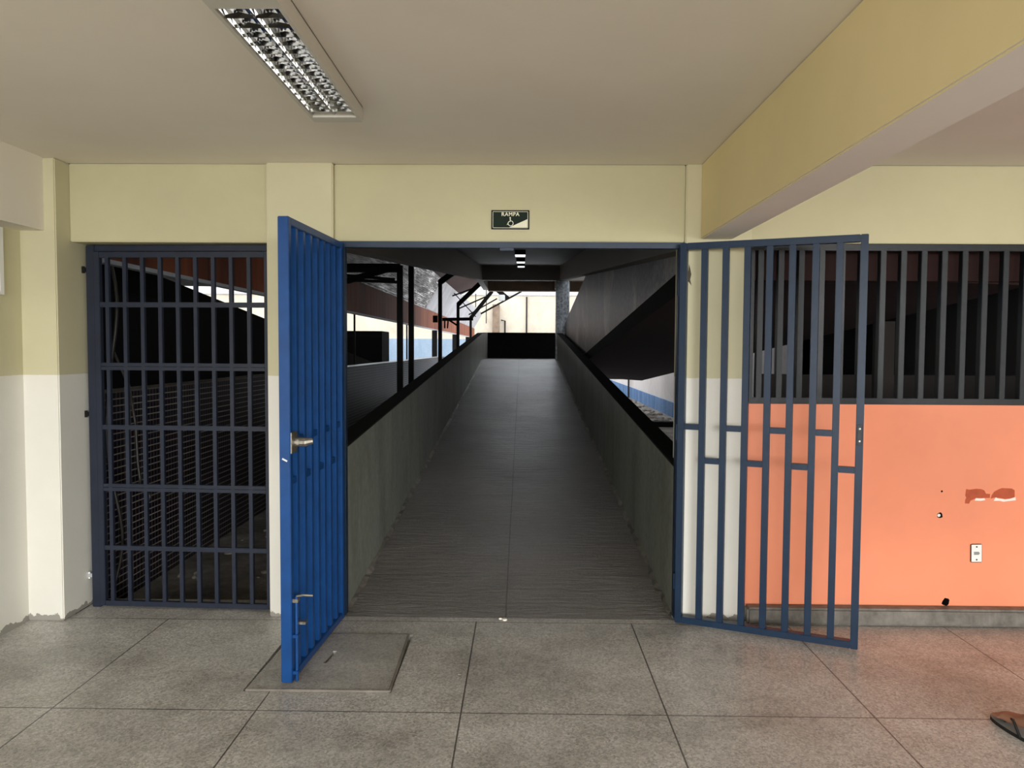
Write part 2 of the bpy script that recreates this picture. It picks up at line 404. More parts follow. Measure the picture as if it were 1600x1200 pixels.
cut(fl, [cyl_y(0, 0, 0.011, -0.06, 0.02).xf(Matrix.Translation((-0.298, 3.68, 0)) @ Matrix.Rotation(R(90), 4, 'X')),
         B().box(-1.29, -0.60, 3.478, 4.195, -0.03, 0.01)])
# small white floor socket for the drop bolt at the foot of the ramp
fs = B().tube([(-0.095, 4.45, -0.005), (-0.095, 4.45, 0.008)], 0.014, 12).ball((-0.12, 4.46, 0.004), 0.008, (1.4, 1, .7), 8).build('drop_bolt_socket', M['plaster'])
tag(fs, 'small whitish bolt socket in the floor joint at the foot of the ramp', 'floor socket')

# ------------------------------------------------------------------ RAMPA sign
sg = empty('ramp_sign', (-0.0755, D, 2.3425)); tag(sg, 'small green wheelchair ramp sign reading RAMPA above the wide gateway', 'sign')
W, H = 0.221, 0.110
B().box(-W / 2, W / 2, -0.006, 0, -H / 2, H / 2).build('board', M['sign_black'], sg)
B().box(-W / 2 + .010, W / 2 - .010, -0.0075, -0.006, -H / 2 + .010, H / 2 - .008).build('green_field', M['green'], sg)
f = B()
for a, b_, c, d in ((-W/2+.008, W/2-.008, H/2-.010, H/2-.0075), (-W/2+.008, W/2-.008, -H/2+.007, -H/2+.0095)): f.box(a, b_, -.0082, -.006, c, d)
for a, b_ in ((-W/2+.008, -W/2+.0105), (W/2-.0105, W/2-.008)): f.box(a, b_, -.0082, -.006, -H/2+.007, H/2-.0075)
f.build('border_line', M['sign_white'], sg)
B().prism([(-0.006, -H / 2 + .011), (W / 2 - .012, -H / 2 + .011), (W / 2 - .012, 0.003)], 1, -.0086, -.007).build('ramp_wedge', M['sign_white'], sg)
def text_mesh(name, body, size, mat, parent, loc):
    cu = bpy.data.curves.new(name, 'FONT'); cu.body = body; cu.size = size; cu.align_x = 'CENTER'; cu.align_y = 'CENTER'
    cu.extrude = 0.0006; cu.offset = size * 0.022; cu.space_character = 1.12
    o = bpy.data.objects.new(name, cu); col.objects.link(o)
    dg = bpy.context.evaluated_depsgraph_get(); me = bpy.data.meshes.new_from_object(o.evaluated_get(dg))
    bpy.data.objects.remove(o)
    me.transform(Matrix.Translation(loc) @ Matrix.Rotation(R(90), 4, 'X'))
    return link_mesh(name, me, mat, parent)
text_mesh('lettering', 'RAMPA', 0.030, M['sign_white'], sg, (0, -0.0082, 0.0305))
p = B()       # wheelchair pictogram: head, body, wheel arc, footrest
yy0, yy1 = -.0088, -.007
def disc(cx, cz, r, n=14): p.prism([(cx + r * math.cos(k * 2 * math.pi / n), cz + r * math.sin(k * 2 * math.pi / n)) for k in range(n)], 1, yy0, yy1)
def stroke(pts, wd):
    for a, b_ in zip(pts, pts[1:]):
        a = Vector((a[0], 0, a[1])); b_ = Vector((b_[0], 0, b_[1])); d = (b_ - a).normalized(); q = Vector((-d.z, 0, d.x)) * wd / 2
        p.prism([((a + q).x, (a + q).z), ((b_ + q).x, (b_ + q).z), ((b_ - q).x, (b_ - q).z), ((a - q).x, (a - q).z)], 1, yy0, yy1)
disc(-0.001, 0.0115, 0.0042)
stroke([(-0.001, 0.009), (0.0005, -0.010)], 0.0058)
stroke([(0.0005, -0.009), (-0.010, -0.0125), (-0.0165, -0.027), (-0.019, -0.029)], 0.0042)
arc = [(0.002 + 0.0145 * math.cos(R(a)), -0.021 + 0.0145 * math.sin(R(a))) for a in range(80, -195, -20)]
stroke(arc, 0.0036)
p.build('wheelchair_pictogram', M['sign_white'], sg)

# ------------------------------------------------------------------ ceiling luminaire
cl = empty('ceiling_light', (-0.8225, 2.84, CZ)); tag(cl, 'unlit white louvred fluorescent ceiling light above the left side of the hall', 'ceiling light')
def lc(b, name, mat, parent=cl, smooth=False):
    o = b.build(name, mat, parent, smooth); o.matrix_parent_inverse = Matrix.Translation(cl.location).inverted(); return o
zb = 2.595
f = B()
f.box(-0.93, -0.917, 2.235, 3.445, zb, CZ); f.box(-0.727, -0.714, 2.235, 3.445, zb, CZ)
f.box(-0.917, -0.727, 2.235, 2.305, zb, CZ); f.box(-0.917, -0.727, 3.372, 3.445, zb, CZ); f.box(-0.93, -0.714, 2.235, 3.445, CZ - .004, CZ)
hs = lc(f, 'housing', M['housing'])
xc = -0.822
for s_ in (-1, 1):           # two parabolic mirror troughs
    f = B(); prof = []
    for k in range(13):
        u = -1 + 2 * k / 12; prof.append((xc + s_ * 0.047 + u * 0.0455, zb + 0.050 - 0.040 * u * u))
    for (xa, za), (xb, zb_) in zip(prof, prof[1:]): f.quad((xa, 2.306, za), (xb, 2.306, zb_), (xb, 3.371, zb_), (xa, 3.371, za))
    lc(f, 'reflector', M['mirror'], smooth=True)
lc(B().tube([(xc, 2.33, zb + .026), (xc, 3.35, zb + .026)], 0.0068, 12), 'tube', M['tube'], smooth=True)
for k in range(14):
    y = 2.306 + 1.066 * (k + 1) / 15
    f = B()
    for s_ in (-1, 1):
        a, b_ = (xc + s_ * .004, xc + s_ * .0935)
        f.prism([(a, zb + .003), (b_, zb + .003), (b_, zb + .012), ((a + b_) / 2, zb + .022), (a, zb + .012)], 1, y - .0012, y + .0012)
    lc(f, 'louvre_blade', M['mirror'])

# ------------------------------------------------------------------ framed board seen edge-on on the left wall
nb = empty('framed_wall_board', (-2.86, 3.7, 2.05)); tag(nb, 'white framed board edge high on the left wall at the picture border', 'wall board')
def nbp(b, n, mt): o = b.build(n, mt, nb); o.matrix_parent_inverse = Matrix.Translation(nb.location).inverted()
nbp(B().box(-2.859, -2.846, 3.25, 4.16, 1.89, 2.225), 'panel', M['lowwall'])
f = B(); f.box(-2.86, -2.838, 4.155, 4.185, 1.875, 2.24); f.box(-2.86, -2.838, 3.22, 3.25, 1.875, 2.24); f.box(-2.86, -2.838, 3.25, 4.155, 2.225, 2.24); f.box(-2.86, -2.838, 3.25, 4.155, 1.875, 1.89)
nbp(f, 'frame', M['white'])

# ------------------------------------------------------------------ switch plate on the orange wall
sp = empty('outlet_plate', (2.672, D, 0.412)); tag(sp, 'white rectangular outlet cover plate low on the orange wall', 'outlet')
B().box(-.0335, .0335, -.008, 0, -.055, .055, .004).build('cover_plate', M['white'], sp)
f = B(); f.prism([(-.016, -.009), (.012, -.009), (.018, 0), (.012, .009), (-.016, .009)], 1, -.0095, -.006); f.build('socket', M['insole'], sp)
for zz in (-.038, .038): B().prism([(.0045 * math.cos(k), zz + .0045 * math.sin(k)) for k in [j * math.pi / 5 for j in range(10)]], 1, -.010, -.006).build('screw', M['darkhole'], sp)
sp.rotation_euler = (0, R(-1.5), 0)

# ================================================================== GATES
# ---- fixed barred gate on the left
lg = empty('barred_gate', (-2.60, 4.60, 0)); lg.rotation_euler = (0, 0, math.atan2(-0.05, 1.09))
tag(lg, 'closed navy barred gate filling the dark opening on the left', 'gate')
LW, T = 1.105, 0.032
f = B(); f.box(-0.025, 0.028, 0, .045, 0.0, 2.2, .004); f.box(0.028, LW - 0.02, .005, .04, 2.165, 2.2, .003); f.build('outer_frame', M['navy'], lg)
B().box(0.030, 0.066, -.012, .022, 0.015, 2.16, .003).build('stile', M['navy'], lg)
B().box(LW - 0.034, LW - 0.005, -.012, .022, 0.015, 2.16, .003).build('stile', M['navy'], lg)
x0, x1 = 0.066, LW - 0.034
for z, hh in ((0.03, .032), (0.372, .028), (0.742, .044), (1.108, .028), (1.475, .046), (1.845, .030), (2.142, .034)):
    r_ = B()
    if hh > .04:
        r_.box(x0, x1, -.012, .018, z - .022, z - .001, .002).box(x0, x1, -.012, .018, z + .001, z + .022, .002)
    else: r_.box(x0, x1, -.011, .017, z - hh / 2, z + hh / 2, .002)
    r_.build('rail', M['navy'], lg)
for k in range(9):
    x = 0.109 + 0.1085 * k
    B().box(x - .0115, x + .0115, -.0095, .0155, 0.046, 2.125, .002).build('bar', M['navy'], lg)
for z in (2.055, 1.185, 0.195):
    lugs = B().box(-0.05, -0.025, .0, .02, z - .012, z + .012, .002)
    lugs.tube([(-0.046, .01, z - .02), (-0.046, .01, z + .02)], .009, 8); lugs.build('hinge_lug', M['darkmetal'] if z > .5 else M['bright_screw'], lg)
B().box(LW - .032, LW - .006, -.016, -.011, 1.075, 1.125).build('lock_plate', M['navy'], lg)

# ---- frame of the wide gateway
gf = empty('gateway_frame', (-0.07, D, 0)); tag(gf, 'blue steel frame lining the head and sides of the wide gateway', 'gate frame')
def gfp(b, n, mt=M['blue']): o = b.build(n, mt, gf); o.matrix_parent_inverse = Matrix.Translation(gf.location).inverted(); return o
gfp(B().box(-1.10, 0.935, 4.47, 4.53, 2.178, 2.213, .003), 'head_rail')
gfp(B().box(-1.10, -1.035, 4.475, 4.53, 0.012, 2.178, .003), 'jamb')
gfp(B().box(0.898, 0.934, 4.475, 4.53, 0.012, 2.178, .003), 'jamb')
gfp(B().box(-0.135, -0.055, 4.478, 4.525, 2.163, 2.178, .002), 'strike_plate')

# ---- the two swung-open leaves
def leaf(name, hinge, end, label, enamel):
    h = empty(name, (hinge[0], hinge[1], 0)); d = Vector((end[0] - hinge[0], end[1] - hinge[1], 0)); L = d.length
    h.rotation_euler = (0, 0, math.atan2(d.y, d.x))
    tag(h, label, 'gate', 'open leaves of the wide gateway')
    S = 0.038; Z0, Z1 = 0.012, 2.200; n = 9; cs = [S / 2 + (L - S) * k / (n - 1) for k in range(n)]
    dep = 0.026
    for k, c in enumerate(cs):
        if k in (0, n - 1): B().box(c - S / 2, c + S / 2, -dep, dep, Z0, Z1, .003).build('stile', enamel, h)
        else: B().box(c - .0175, c + .0175, -dep * .82, dep * .82, Z0 + S, Z1 - S, .003).build('bar', enamel, h)
    B().box(cs[0] + S / 2, cs[-1] - S / 2, -dep * .95, dep * .95, Z1 - S, Z1, .003).build('top_rail', enamel, h)
    B().box(cs[0] + S / 2, cs[-1] - S / 2, -dep * .95, dep * .95, Z0, Z0 + S, .003).build('bottom_rail', enamel, h)
    for k in range(n - 1):
        z = 1.155 if k % 2 == 0 else 0.965
        B().box(cs[k] + .0175, cs[k + 1] - .0175, -dep * .7, dep * .7, z - .0165, z + .0165, .002).build('crosspiece', enamel, h)
    for z in (0.25, 1.12, 1.95):
        B().tube([(-.008, 0, z - .045), (-.008, 0, z + .045)], .011, 10).build('hinge', enamel, h)
    return h, L, dep
gl, L, dep = leaf('gate_leaf', (-1.062, 4.44), (-1.105, 3.545), 'blue barred gate leaf swung open towards the viewer on the left, over the floor hatch', M['blue_lit'])
# its local +y side faces the gateway: corroded slide latch and drop bolt
f = B(); f.box(L - .085, L - .004, dep, dep + .006, 1.10, 1.20, .002); f.tube([(L - .10, dep + .02, 1.15), (L - .04, dep + .02, 1.15)], .012, 10)
f.tube([(L - .06, dep + .004, 1.15), (L - .06, dep + .052, 1.15), (L - .07, dep + .085, 1.155)], [.022, .022, .014], 10)
f.box(L - .075, L - .045, dep, dep + .03, 1.135, 1.165, .004)
f.build('slide_latch', M['steel'], gl)
db = B().tube([(L - .03, dep + .014, .012), (L - .03, dep + .014, .42)], .0075, 10).build('drop_bolt', M['blue_lit'], gl)
f = B(); f.tube([(L - .03, dep + .014, .418), (L - .03, dep + .045, .425), (L - .04, dep + .09, .42)], .006, 8); f.build('bolt_handle', M['steel'], db)
for z in (.055, .23, .40): B().box(L - .046, L - .014, dep - .002, dep + .026, z - .008, z + .008, .002).build('bolt_guide', M['blue_lit'] if z < .3 else M['steel'], gl)
B().box(L - .085, L - .05, dep, dep + .05, .275, .288, .002).build('keeper', M['steel'], gl)
B().bar((L + .0005, -.012, 1.078), (L + .0005, .012, 1.066), .003, .008).build('bare_scratch', M['bright_screw'], gl)
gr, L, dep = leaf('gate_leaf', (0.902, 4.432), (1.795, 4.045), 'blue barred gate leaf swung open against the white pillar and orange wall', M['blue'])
f = B(); f.box(L - .032, L - .006, -dep - .004, -dep, 1.10, 1.21, .002); f.build('lock_plate', M['slate'], gr)
for z in (1.122, 1.187): B().ball((L - .019, -dep - .005, z), .0065, (1, .6, 1), 10).build('screw', M['bright_screw'], gr)

# ---- window grille over the orange wall
wg = empty('window_grille', (1.318, 4.53, 1.282)); tag(wg, 'long slate grey barred window grille above the orange wall', 'window grille')
XR = 7.995 - 1.318
B().box(0, XR, -.02, .02, 0, .036, .002).build('sill_rail', M['slate'], wg)
B().box(0, XR, -.02, .02, .893, .931, .002).build('head_rail', M['slate'], wg)
B().box(0, .03, -.02, .02, .036, .893, .002).build('end_post', M['slate'], wg)
x = 1.384 - 1.318
g0 = None
while x < XR - .02:
    if g0 is None: g0 = B().box(-.0165, .0165, -.020, .024, .036, .893, .002).build('bar', M['slate'], wg); g0.location = (x, 0, 0)
    else:
        c = g0.copy(); col.objects.link(c); c.parent = wg; c.location = (x, 0, 0)
    x += 0.1178

# ================================================================== RAMP
SL = 0.083
def rz(y): return SL * (y - 4.48)
YT, YE = 20.0, 23.1
struct(B().prism([(4.48, -0.15), (4.48, 0), (YT, rz(YT)), (YE, rz(YT)), (YE, .78), (YT, .78)], 0, -1.05, 0.90).build('ramp_floor', M['ramp']))
struct(box('floor_landing', M['ramp'], 0.90, 3.1, YT, YE, 0.80, rz(YT)))
def lt(y): return 1.0 + 0.0632 * (y - 4.4)
def rtp(y): return 0.915 + 0.0695 * (y - 4.53)
capd = 0.012
pl_ = struct(B().prism([(4.53, -0.2), (4.53, lt(4.53) - capd), (YT, lt(YT) - capd), (YE + .15, 2.05), (YE + .15, -0.2)], 0, -1.175, -1.05).build('ramp_parapet_left', M['parapet']))
B().prism([(4.53, lt(4.53) - capd), (4.53, lt(4.53)), (YT, lt(YT)), (YE + .15, 2.062), (YE + .15, 2.05), (YT, lt(YT) - capd)], 0, -1.178, -1.048).build('parapet_cap', M['cap'], pl_)
pr_ = struct(B().prism([(4.53, -0.2), (4.53, rtp(4.53) - capd), (YT, rtp(YT) - capd), (YT, -0.2)], 0, 0.90, 1.03).build('ramp_parapet_right', M['parapet']))
B().prism([(4.53, rtp(4.53) - capd), (4.53, rtp(4.53)), (YT, rtp(YT)), (YT, rtp(YT) - capd)], 0, 0.898, 1.035).build('parapet_cap', M['cap'], pr_)
struct(box('ramp_parapet_end', M['cap'], -1.05, 3.1, YE, YE + .15, 0.78, 2.06))
# rough mortar coving along the feet of the parapets
for nm, xx, sgn in (('ramp_coving_left', -1.05, 1), ('ramp_coving_right', 0.90, -1)):
    b = B(); prev = None; y = 4.55
    while y <= YT:
        wdt = random.uniform(.012, .035); hh = random.uniform(.012, .035)
        q = [(xx, y, rz(y) + hh), (xx + sgn * wdt, y, rz(y) + .001), (xx, y, rz(y) - .01)]
        vq = [b.bm.verts.new(v) for v in q]
        if prev:
            for k in range(3): b.bm.faces.new((prev[k], prev[(k + 1) % 3], vq[(k + 1) % 3], vq[k]))
        prev = vq; y += 0.07
    struct(b.build(nm, M['stone']))
    bpy.data.objects[nm].data.materials[0] = M['skirting']

# second flight, rising back towards the hall on the right
def f2l(y): return 2.01 - 0.0776 * (y - 5.57)
def f2t(y): return 2.86 + 0.095 * (13.7 - y)
Y2 = 4.78
f2 = struct(B().prism([(Y2, f2l(Y2) + .13), (Y2, f2t(Y2)), (YT, f2t(YT)), (YT, f2l(YT) + .10)], 0, 1.10, 1.22).build('upper_ramp_parapet', M['flight']))
b = B()      # slab with a sloping edge strip under the parapet
A = [(1.10, Y2, f2l(Y2) + .13), (1.145, Y2, f2l(Y2)), (3.1, Y2, f2l(Y2) - .07), (3.1, Y2, f2l(Y2) + .22), (1.22, Y2, f2l(Y2) + .22)]
C_ = [(1.10, YT, f2l(YT) + .10), (1.145, YT, f2l(YT)), (3.1, YT, .77), (3.1, YT, 1.1), (1.22, YT, 1.1)]
A = [b.bm.verts.new(v) for v in A]; C_ = [b.bm.verts.new(v) for v in C_]
b.bm.faces.new(A); b.bm.faces.new(C_[::-1])
for k in range(5): b.bm.faces.new((A[k], A[(k + 1) % 5], C_[(k + 1) % 5], C_[k]))
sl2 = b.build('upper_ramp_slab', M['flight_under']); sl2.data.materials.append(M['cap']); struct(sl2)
for p in sl2.data.polygons:
    if abs(p.center.x - 1.1225) < .02: p.material_index = 1
struct(B().prism([(Y2, f2l(Y2) + .15), (Y2, f2t(Y2)), (YT, f2t(YT)), (YT, f2l(YT) + .20)], 0, 3.0, 3.1).build('upper_ramp_parapet_far', M['flight']))
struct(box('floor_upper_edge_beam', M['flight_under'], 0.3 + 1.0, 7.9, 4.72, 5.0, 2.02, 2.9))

# third flight: the soffit over the ramp
def f3(y): return 2.195 + 0.0755 * (y - 4.64)
for nm, xa, xb in (('ramp_ceiling_beam_left', -1.20, -1.05), ('ramp_ceiling_beam_right', 0.95, 1.10)):
    struct(B().prism([(4.75, f3(4.75)), (4.75, f3(4.75) + 1.6), (YE + .4, f3(YT) + 1.7), (YE + .4, f3(YT)), (YT, f3(YT))], 0, xa, xb).build(nm, M['soffit']))
struct(B().prism([(4.75, f3(4.75) + .37), (4.75, f3(4.75) + .6), (YT, f3(YT) + .6), (YT, f3(YT) + .37)], 0, -1.05, .95).build('ramp_ceiling', M['soffit']))
struct(box('ramp_ceiling_beam_far', M['soffit'], -1.05, 3.1, YT, YT + .25, f3(YT), f3(YT) + .6))
struct(box('landing_ceiling', M['soffit_brown'], -1.05, 3.1, YT + .25, YE + .4, f3(YT) + .25, f3(YT) + .6))
struct(box('landing_ceiling_beam', M['soffit_brown'], -1.05, 3.1, YE + .1, YE + .4, 3.31, f3(YT) + .25))
struct(box('landing_column', M['column'], 0.86, 1.21, YT + .02, YT + .38, rz(YT), f3(YT), bev=.01))
# lamps on that soffit
spec = ['nearest small boxy ceiling lamp over the ramp, first seen through the gateway', 'middle one of the three small boxy ceiling lamps over the ramp', 'farthest small boxy ceiling lamp over the ramp, near the landing']
lamp0 = None
for k, y in enumerate((12.1, 15.1, 17.9)):
    z = f3(y) + .37
    if lamp0 is None:
        lamp0 = empty('ramp_lamp', (-0.045, y, z)); r_ = lamp0
        B().box(-.085, .085, -.15, .15, -.075, 0.0, .004).build('lamp_body', M['darkmetal'], r_)
        B().prism([(-.082, -.075), (-.078, -.10), (.078, -.10), (.082, -.075)], 1, -.146, .146).build('diffuser', M['diffuser'], r_)
        lamp0.rotation_euler = (math.atan(.0755), 0, 0)
    else:
        r_ = lamp0.copy(); col.objects.link(r_); r_.location = (-0.045, y, z)
        for ch in list(lamp0.children):
            c = ch.copy(); col.objects.link(c); c.parent = r_
    tag(r_, spec[k], 'ceiling lamp', 'lamps over the ramp')

# ================================================================== LEFT YARD beyond the barred gate
struct(box('ground_left', M['ground'], -30, -1.05, 4.48, 52, -0.4, -0.12))
struct(box('ground_right', M['ground'], 1.03, 30, 4.7, 52, -0.6, -0.30))
struct(box('tiled_wall', M['mosaic'], -2.95, -2.70, 4.76, 26.5, -0.12, 1.29))
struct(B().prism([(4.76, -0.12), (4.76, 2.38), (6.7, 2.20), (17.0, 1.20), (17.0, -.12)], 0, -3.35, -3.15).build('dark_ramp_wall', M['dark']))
struct(box('fascia_board', M['fascia'], -3.09, -3.0, 4.8, 48, 2.22, 2.79))
struct(box('fascia_gutter', M['sheet'], -3.06, -2.985, 4.8, 48, 2.19, 2.222))
# foil lining, rippled along its height
b = B(); n = 44; rows = []
for k in range(n + 1):
    u = k / n; off = .012 * (1 if k % 2 else -1)
    rows.append((-3.05 + .55 * u + off, 2.79 + .95 * u - off * .5))
yy = [4.8 + (24 - 4.8) * (j / 60) ** 1.2 for j in range(61)]
grid = [[b.bm.verts.new((x_ + random.uniform(-.006, .006), y, z_ + random.uniform(-.006, .006))) for y in yy] for x_, z_ in rows]
for a, c in zip(grid, grid[1:]):
    for j in range(60): b.bm.faces.new((a[j], a[j + 1], c[j + 1], c[j]))
fo = b.build('foil_roof_lining', M['foil']); struct(fo)
struct(B().prism([(-3.05, 2.79), (-2.50, 3.74), (-2.52, 3.76), (-3.08, 2.80)], 1, 24.0, 48).build('pale_roof_lining', M['palelining']))
sm = fo.modifiers.new('thick', 'SOLIDIFY'); sm.thickness = .01
struct(B().prism([(-2.52, 3.72), (-1.2, 4.3), (-1.2, 4.4), (-2.55, 3.82)], 1, 4.76, 31).build('dark_roof_slope', M['roof_brown']))
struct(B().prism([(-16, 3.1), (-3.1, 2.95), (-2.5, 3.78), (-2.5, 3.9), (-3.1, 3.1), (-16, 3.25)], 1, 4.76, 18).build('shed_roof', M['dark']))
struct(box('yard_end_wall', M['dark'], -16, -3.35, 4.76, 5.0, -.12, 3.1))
# dark store box behind the tiled wall
sb = empty('storage_cabinet', (-4.2, 18.6, -0.12)); tag(sb, 'black boxy cabinet standing behind the tiled wall left of the ramp', 'cabinet')
B().box(-1.0, .88, -.5, .5, 0, 2.10, .01).build('cabinet_body', M['dark'], sb)
B().box(-.98, .86, -.515, -.5, 1.96, 2.02).build('cabinet_lip', M['darkmetal'], sb)
B().box(-.08, -.05, -.512, -.5, .05, 1.95).build('door_seam', M['darkmetal'], sb)
# posts under the fascia
for k, (y, wd) in enumerate(((13.9, .03), (20.2, .035), (26.6, .17), (34.5, .20), (42.5, .20))):
    z0 = -0.12
    o = B().box(-3.045 - wd / 2 + .0, -3.045 + wd / 2, y - wd / 2, y + wd / 2, z0, 2.19).build('fascia_post', M['darkmetal'])
    tag(o, ['thin dark post under the brown fascia, in front of the black cabinet', 'slender dark post under the brown fascia, just right of the nearest tall roof post',
            'thick dark post under the brown fascia, left of the second tall post', 'thick dark post under the brown fascia, right of the third-nearest opening',
            'farthest thick dark post under the brown fascia, near the blue wall'][k], 'post', 'posts under the brown fascia')
# tall roof posts with rafters between ramp and tiled wall
def frame_post(name, y, top, rafter, label, x=-1.9, wd=.085):
    e = empty(name, (x, y, -.12)); tag(e, label, 'roof post', 'tall steel posts beside the ramp')
    def q(b, n): o = b.build(n, M['darkmetal'], e); o.matrix_parent_inverse = Matrix.Translation(e.location).inverted()
    q(B().box(x - wd / 2, x + wd / 2, y - wd / 2, y + wd / 2, -.12, top), 'post')
    if rafter:
        for a, c, w_ in rafter: q(B().bar(a, c, w_, w_ * 1.3), 'rafter')
frame_post('steel_post', 11.9, 2.86, [((-1.9, 11.9, 2.82), (-2.78, 11.9, 2.82), .10), ((-2.1, 11.9, 2.80), (-2.72, 11.9, 2.62), .07), ((-2.72, 11.85, 2.70), (-1.97, 11.85, 2.64), .035), ((-2.72, 11.85, 2.63), (-1.92, 11.85, 2.60), .035)],
           'nearest dark roof post beside the ramp, carrying a beam to the left')
frame_post('steel_post', 13.1, 4.0, None, 'tall straight dark roof post in front of the tiled wall, second along the ramp')
frame_post('steel_post', 17.7, 3.15, [((-1.9, 17.7, 3.1), (-1.55, 17.7, 3.35), .10), ((-2.05, 17.6, 2.25), (-1.95, 17.6, 2.25), .12)], 'dark roof post with a short knee brace, third along the ramp')
frame_post('steel_post', 22.6, 2.90, [((-1.9, 22.6, 2.86), (-1.24, 22.6, 3.50), .10), ((-2.35, 22.5, 2.42), (-1.45, 22.5, 2.44), .07), ((-2.28, 22.5, 2.42), (-2.28, 22.5, 2.16), .04), ((-2.18, 22.5, 2.40), (-2.2, 22.5, 2.16), .04), ((-1.9, 22.5, 2.24), (-2.15, 22.5, 2.40), .04)],
           'dark roof post with a sloping rafter and side bracket, fourth along the ramp')
frame_post('steel_post', 28.1, 2.72, [((-1.9, 28.1, 2.68), (-1.12, 28.1, 3.66), .10)], 'farthest dark roof post with a steep rafter, just left of the landing')
# loose truss members and floodlight over the landing
tr = empty('roof_truss', (-0.8, 28.3, 3.3)); tag(tr, 'tangle of thin dark truss bars above the far end of the ramp', 'roof truss')
def q(a, c, w_=.05): o = B().bar(a, c, w_).build('truss_bar', M['darkmetal'], tr); o.matrix_parent_inverse = Matrix.Translation(tr.location).inverted()
q((-1.55, 28.4, 2.85), (-0.05, 28.4, 3.68), .06); q((-2.4, 28.4, 3.02), (-1.2, 28.4, 3.55), .05); q((-2.0, 28.5, 2.82), (-0.95, 28.5, 3.42), .045)
q((-1.2, 28.6, 3.95), (-0.55, 28.6, 3.42), .16); q((-3.0, 28.7, 4.1), (-1.75, 28.7, 2.75), .035); q((-1.35, 28.5, 3.9), (-1.35, 28.5, 2.5), .03); q((-0.95, 28.6, 3.7), (-0.3, 28.6, 3.75), .05)
q((-1.75, 28.6, 3.6), (-1.75, 28.6, 3.1), .03); q((-2.6, 28.4, 3.5), (-1.3, 28.4, 3.98), .05)
fl_ = empty('floodlight', (-0.78, 28.42, 3.45)); tag(fl_, 'small white floodlight box hung among the truss bars beyond the landing', 'floodlight')
B().box(-.12, .12, -.1, .1, -.12, .1, .02).build('lamp_case', M['white'], fl_); B().box(-.1, .1, -.04, .14, .09, .2, .01).build('bracket', M['darkmetal'], fl_)
# long far wall with its blue dado
struct(box('wall_far', M['extwall'], -40, 25, 50, 50.4, 2.16, 5.0))
struct(box('wall_far_dado', M['extblue'], -40, 25, 49.98, 50.4, -0.5, 2.16))
struct(box('wall_far_coping', M['sheet'], -40, 25, 49.9, 50.5, 5.0, 5.12))
struct(box('wall_far_upper', M['extpale'], -40, 25, 51.0, 51.3, 4.8, 6.4))
for k, (x, z0, z1) in enumerate(((0.25, -0.3, 4.9), (-1.15, -.3, 3.35))):
    e = B().tube([(x, 49.88, z0), (x, 49.88, z1), (x - .25, 49.88, z1 + .04)] if k else [(x, 49.88, z0), (x, 49.88, z1)], .05, 10).build('downpipe', M['lowwall'])
    tag(e, ['straight thin downpipe on the cream far wall behind the landing', 'short hooked downpipe on the cream far wall left of the straight one'][k], 'downpipe')
st = box('brick_pier', M['pier'], -1.95, -1.5, 49.6, 49.9, -0.3, 4.4); tag(st, 'brown stained narrow pier against the cream far wall', 'pier')
# rubble behind the barred gate
def rock(c, r):
    b = B(); x = bmesh.ops.create_icosphere(b.bm, subdivisions=2, radius=r)
    sc = [random.uniform(.6, 1.3) for _ in range(3)]
    for v in b.bm.verts: v.co = Vector((v.co.x * sc[0], v.co.y * sc[1], v.co.z * sc[2] * .6)) * random.uniform(.82, 1.12) + Vector(c)
    return b
def rubble(name, n, xr, yr, z, r0, r1, label):
    b = B()
    for k in range(n):
        c = rock((random.uniform(*xr), random.uniform(*yr), z), random.uniform(r0, r1))
        me = bpy.data.meshes.new('tmp'); c.bm.to_mesh(me); c.bm.free(); b.bm.from_mesh(me); bpy.data.meshes.remove(me)
    o = b.build(name, M['stone']); tag(o, label, 'rubble', kind='stuff'); return o
rubble('rubble', 70, (-2.55, -1.35), (5.6, 9.0), -.118, .008, .04, 'broken grey rubble strewn over the ground behind the barred gate')
rubble('rubble', 60, (3.4, 4.0), (19, 30), -.29, .03, .16, 'broken rubble heaped along the blue wall foot right of the ramp')
hz = B()
hz.tube([(-2.60 + .05 * math.sin(k * .5), 4.82 + .03 * math.cos(k * .7), 2.1 - k * .105) for k in range(21)], .011, 8)
hz.tube([(-2.50, 4.84, 1.35), (-2.46, 4.84, 1.1), (-2.45, 4.84, .85), (-2.43, 4.83, .72), (-2.39, 4.83, .68), (-2.37, 4.83, .64), (-2.385, 4.83, .60)], .009, 8)
hz.tube([(-2.50, 4.84, 1.35), (-2.60, 4.82, 1.6)], .009, 8)
tag(hz.build('hanging_hose', M['hose'], smooth=True), 'grey hose hanging behind the left edge of the barred gate', 'hose')

# ================================================================== RIGHT YARD seen under the upper ramp
struct(box('wall_side_far', M['extpale'], 4.2, 4.5, 12.0, 50, 0.11, 5.0))
struct(box('wall_side_dado', M['extblue_dark'], 4.17, 4.5, 12.0, 50, -0.6, 0.11))
dp = B().tube([(4.12, 29.8, -.3), (4.12, 29.8, 4)], .035, 8).build('downpipe', M['lowwall']); tag(dp, 'dark thin pipe rising up the blue and white side wall right of the ramp', 'downpipe')
kb = box('timber_plank', M['dark'], 2.7, 4.15, 18.6, 18.85, -.30, -.17); tag(kb, 'dark timber plank lying across the rubble ground right of the ramp', 'plank')
struct(box('wall_side_near', M['lowwall'], 5.4, 5.6, 4.7, 12.0, -0.3, 4.2))
struct(box('wall_side_return', M['dark'], 4.2, 5.6, 12.0, 12.2, -0.3, 4.2))
struct(box('low_wall', M['lowwall'], 2.3, 5.4, 7.4, 7.55, -0.3, 1.36))
struct(box('underpass_post', M['lowwall'], 2.85, 2.98, 6.2, 6.3, -0.3, 1.83))
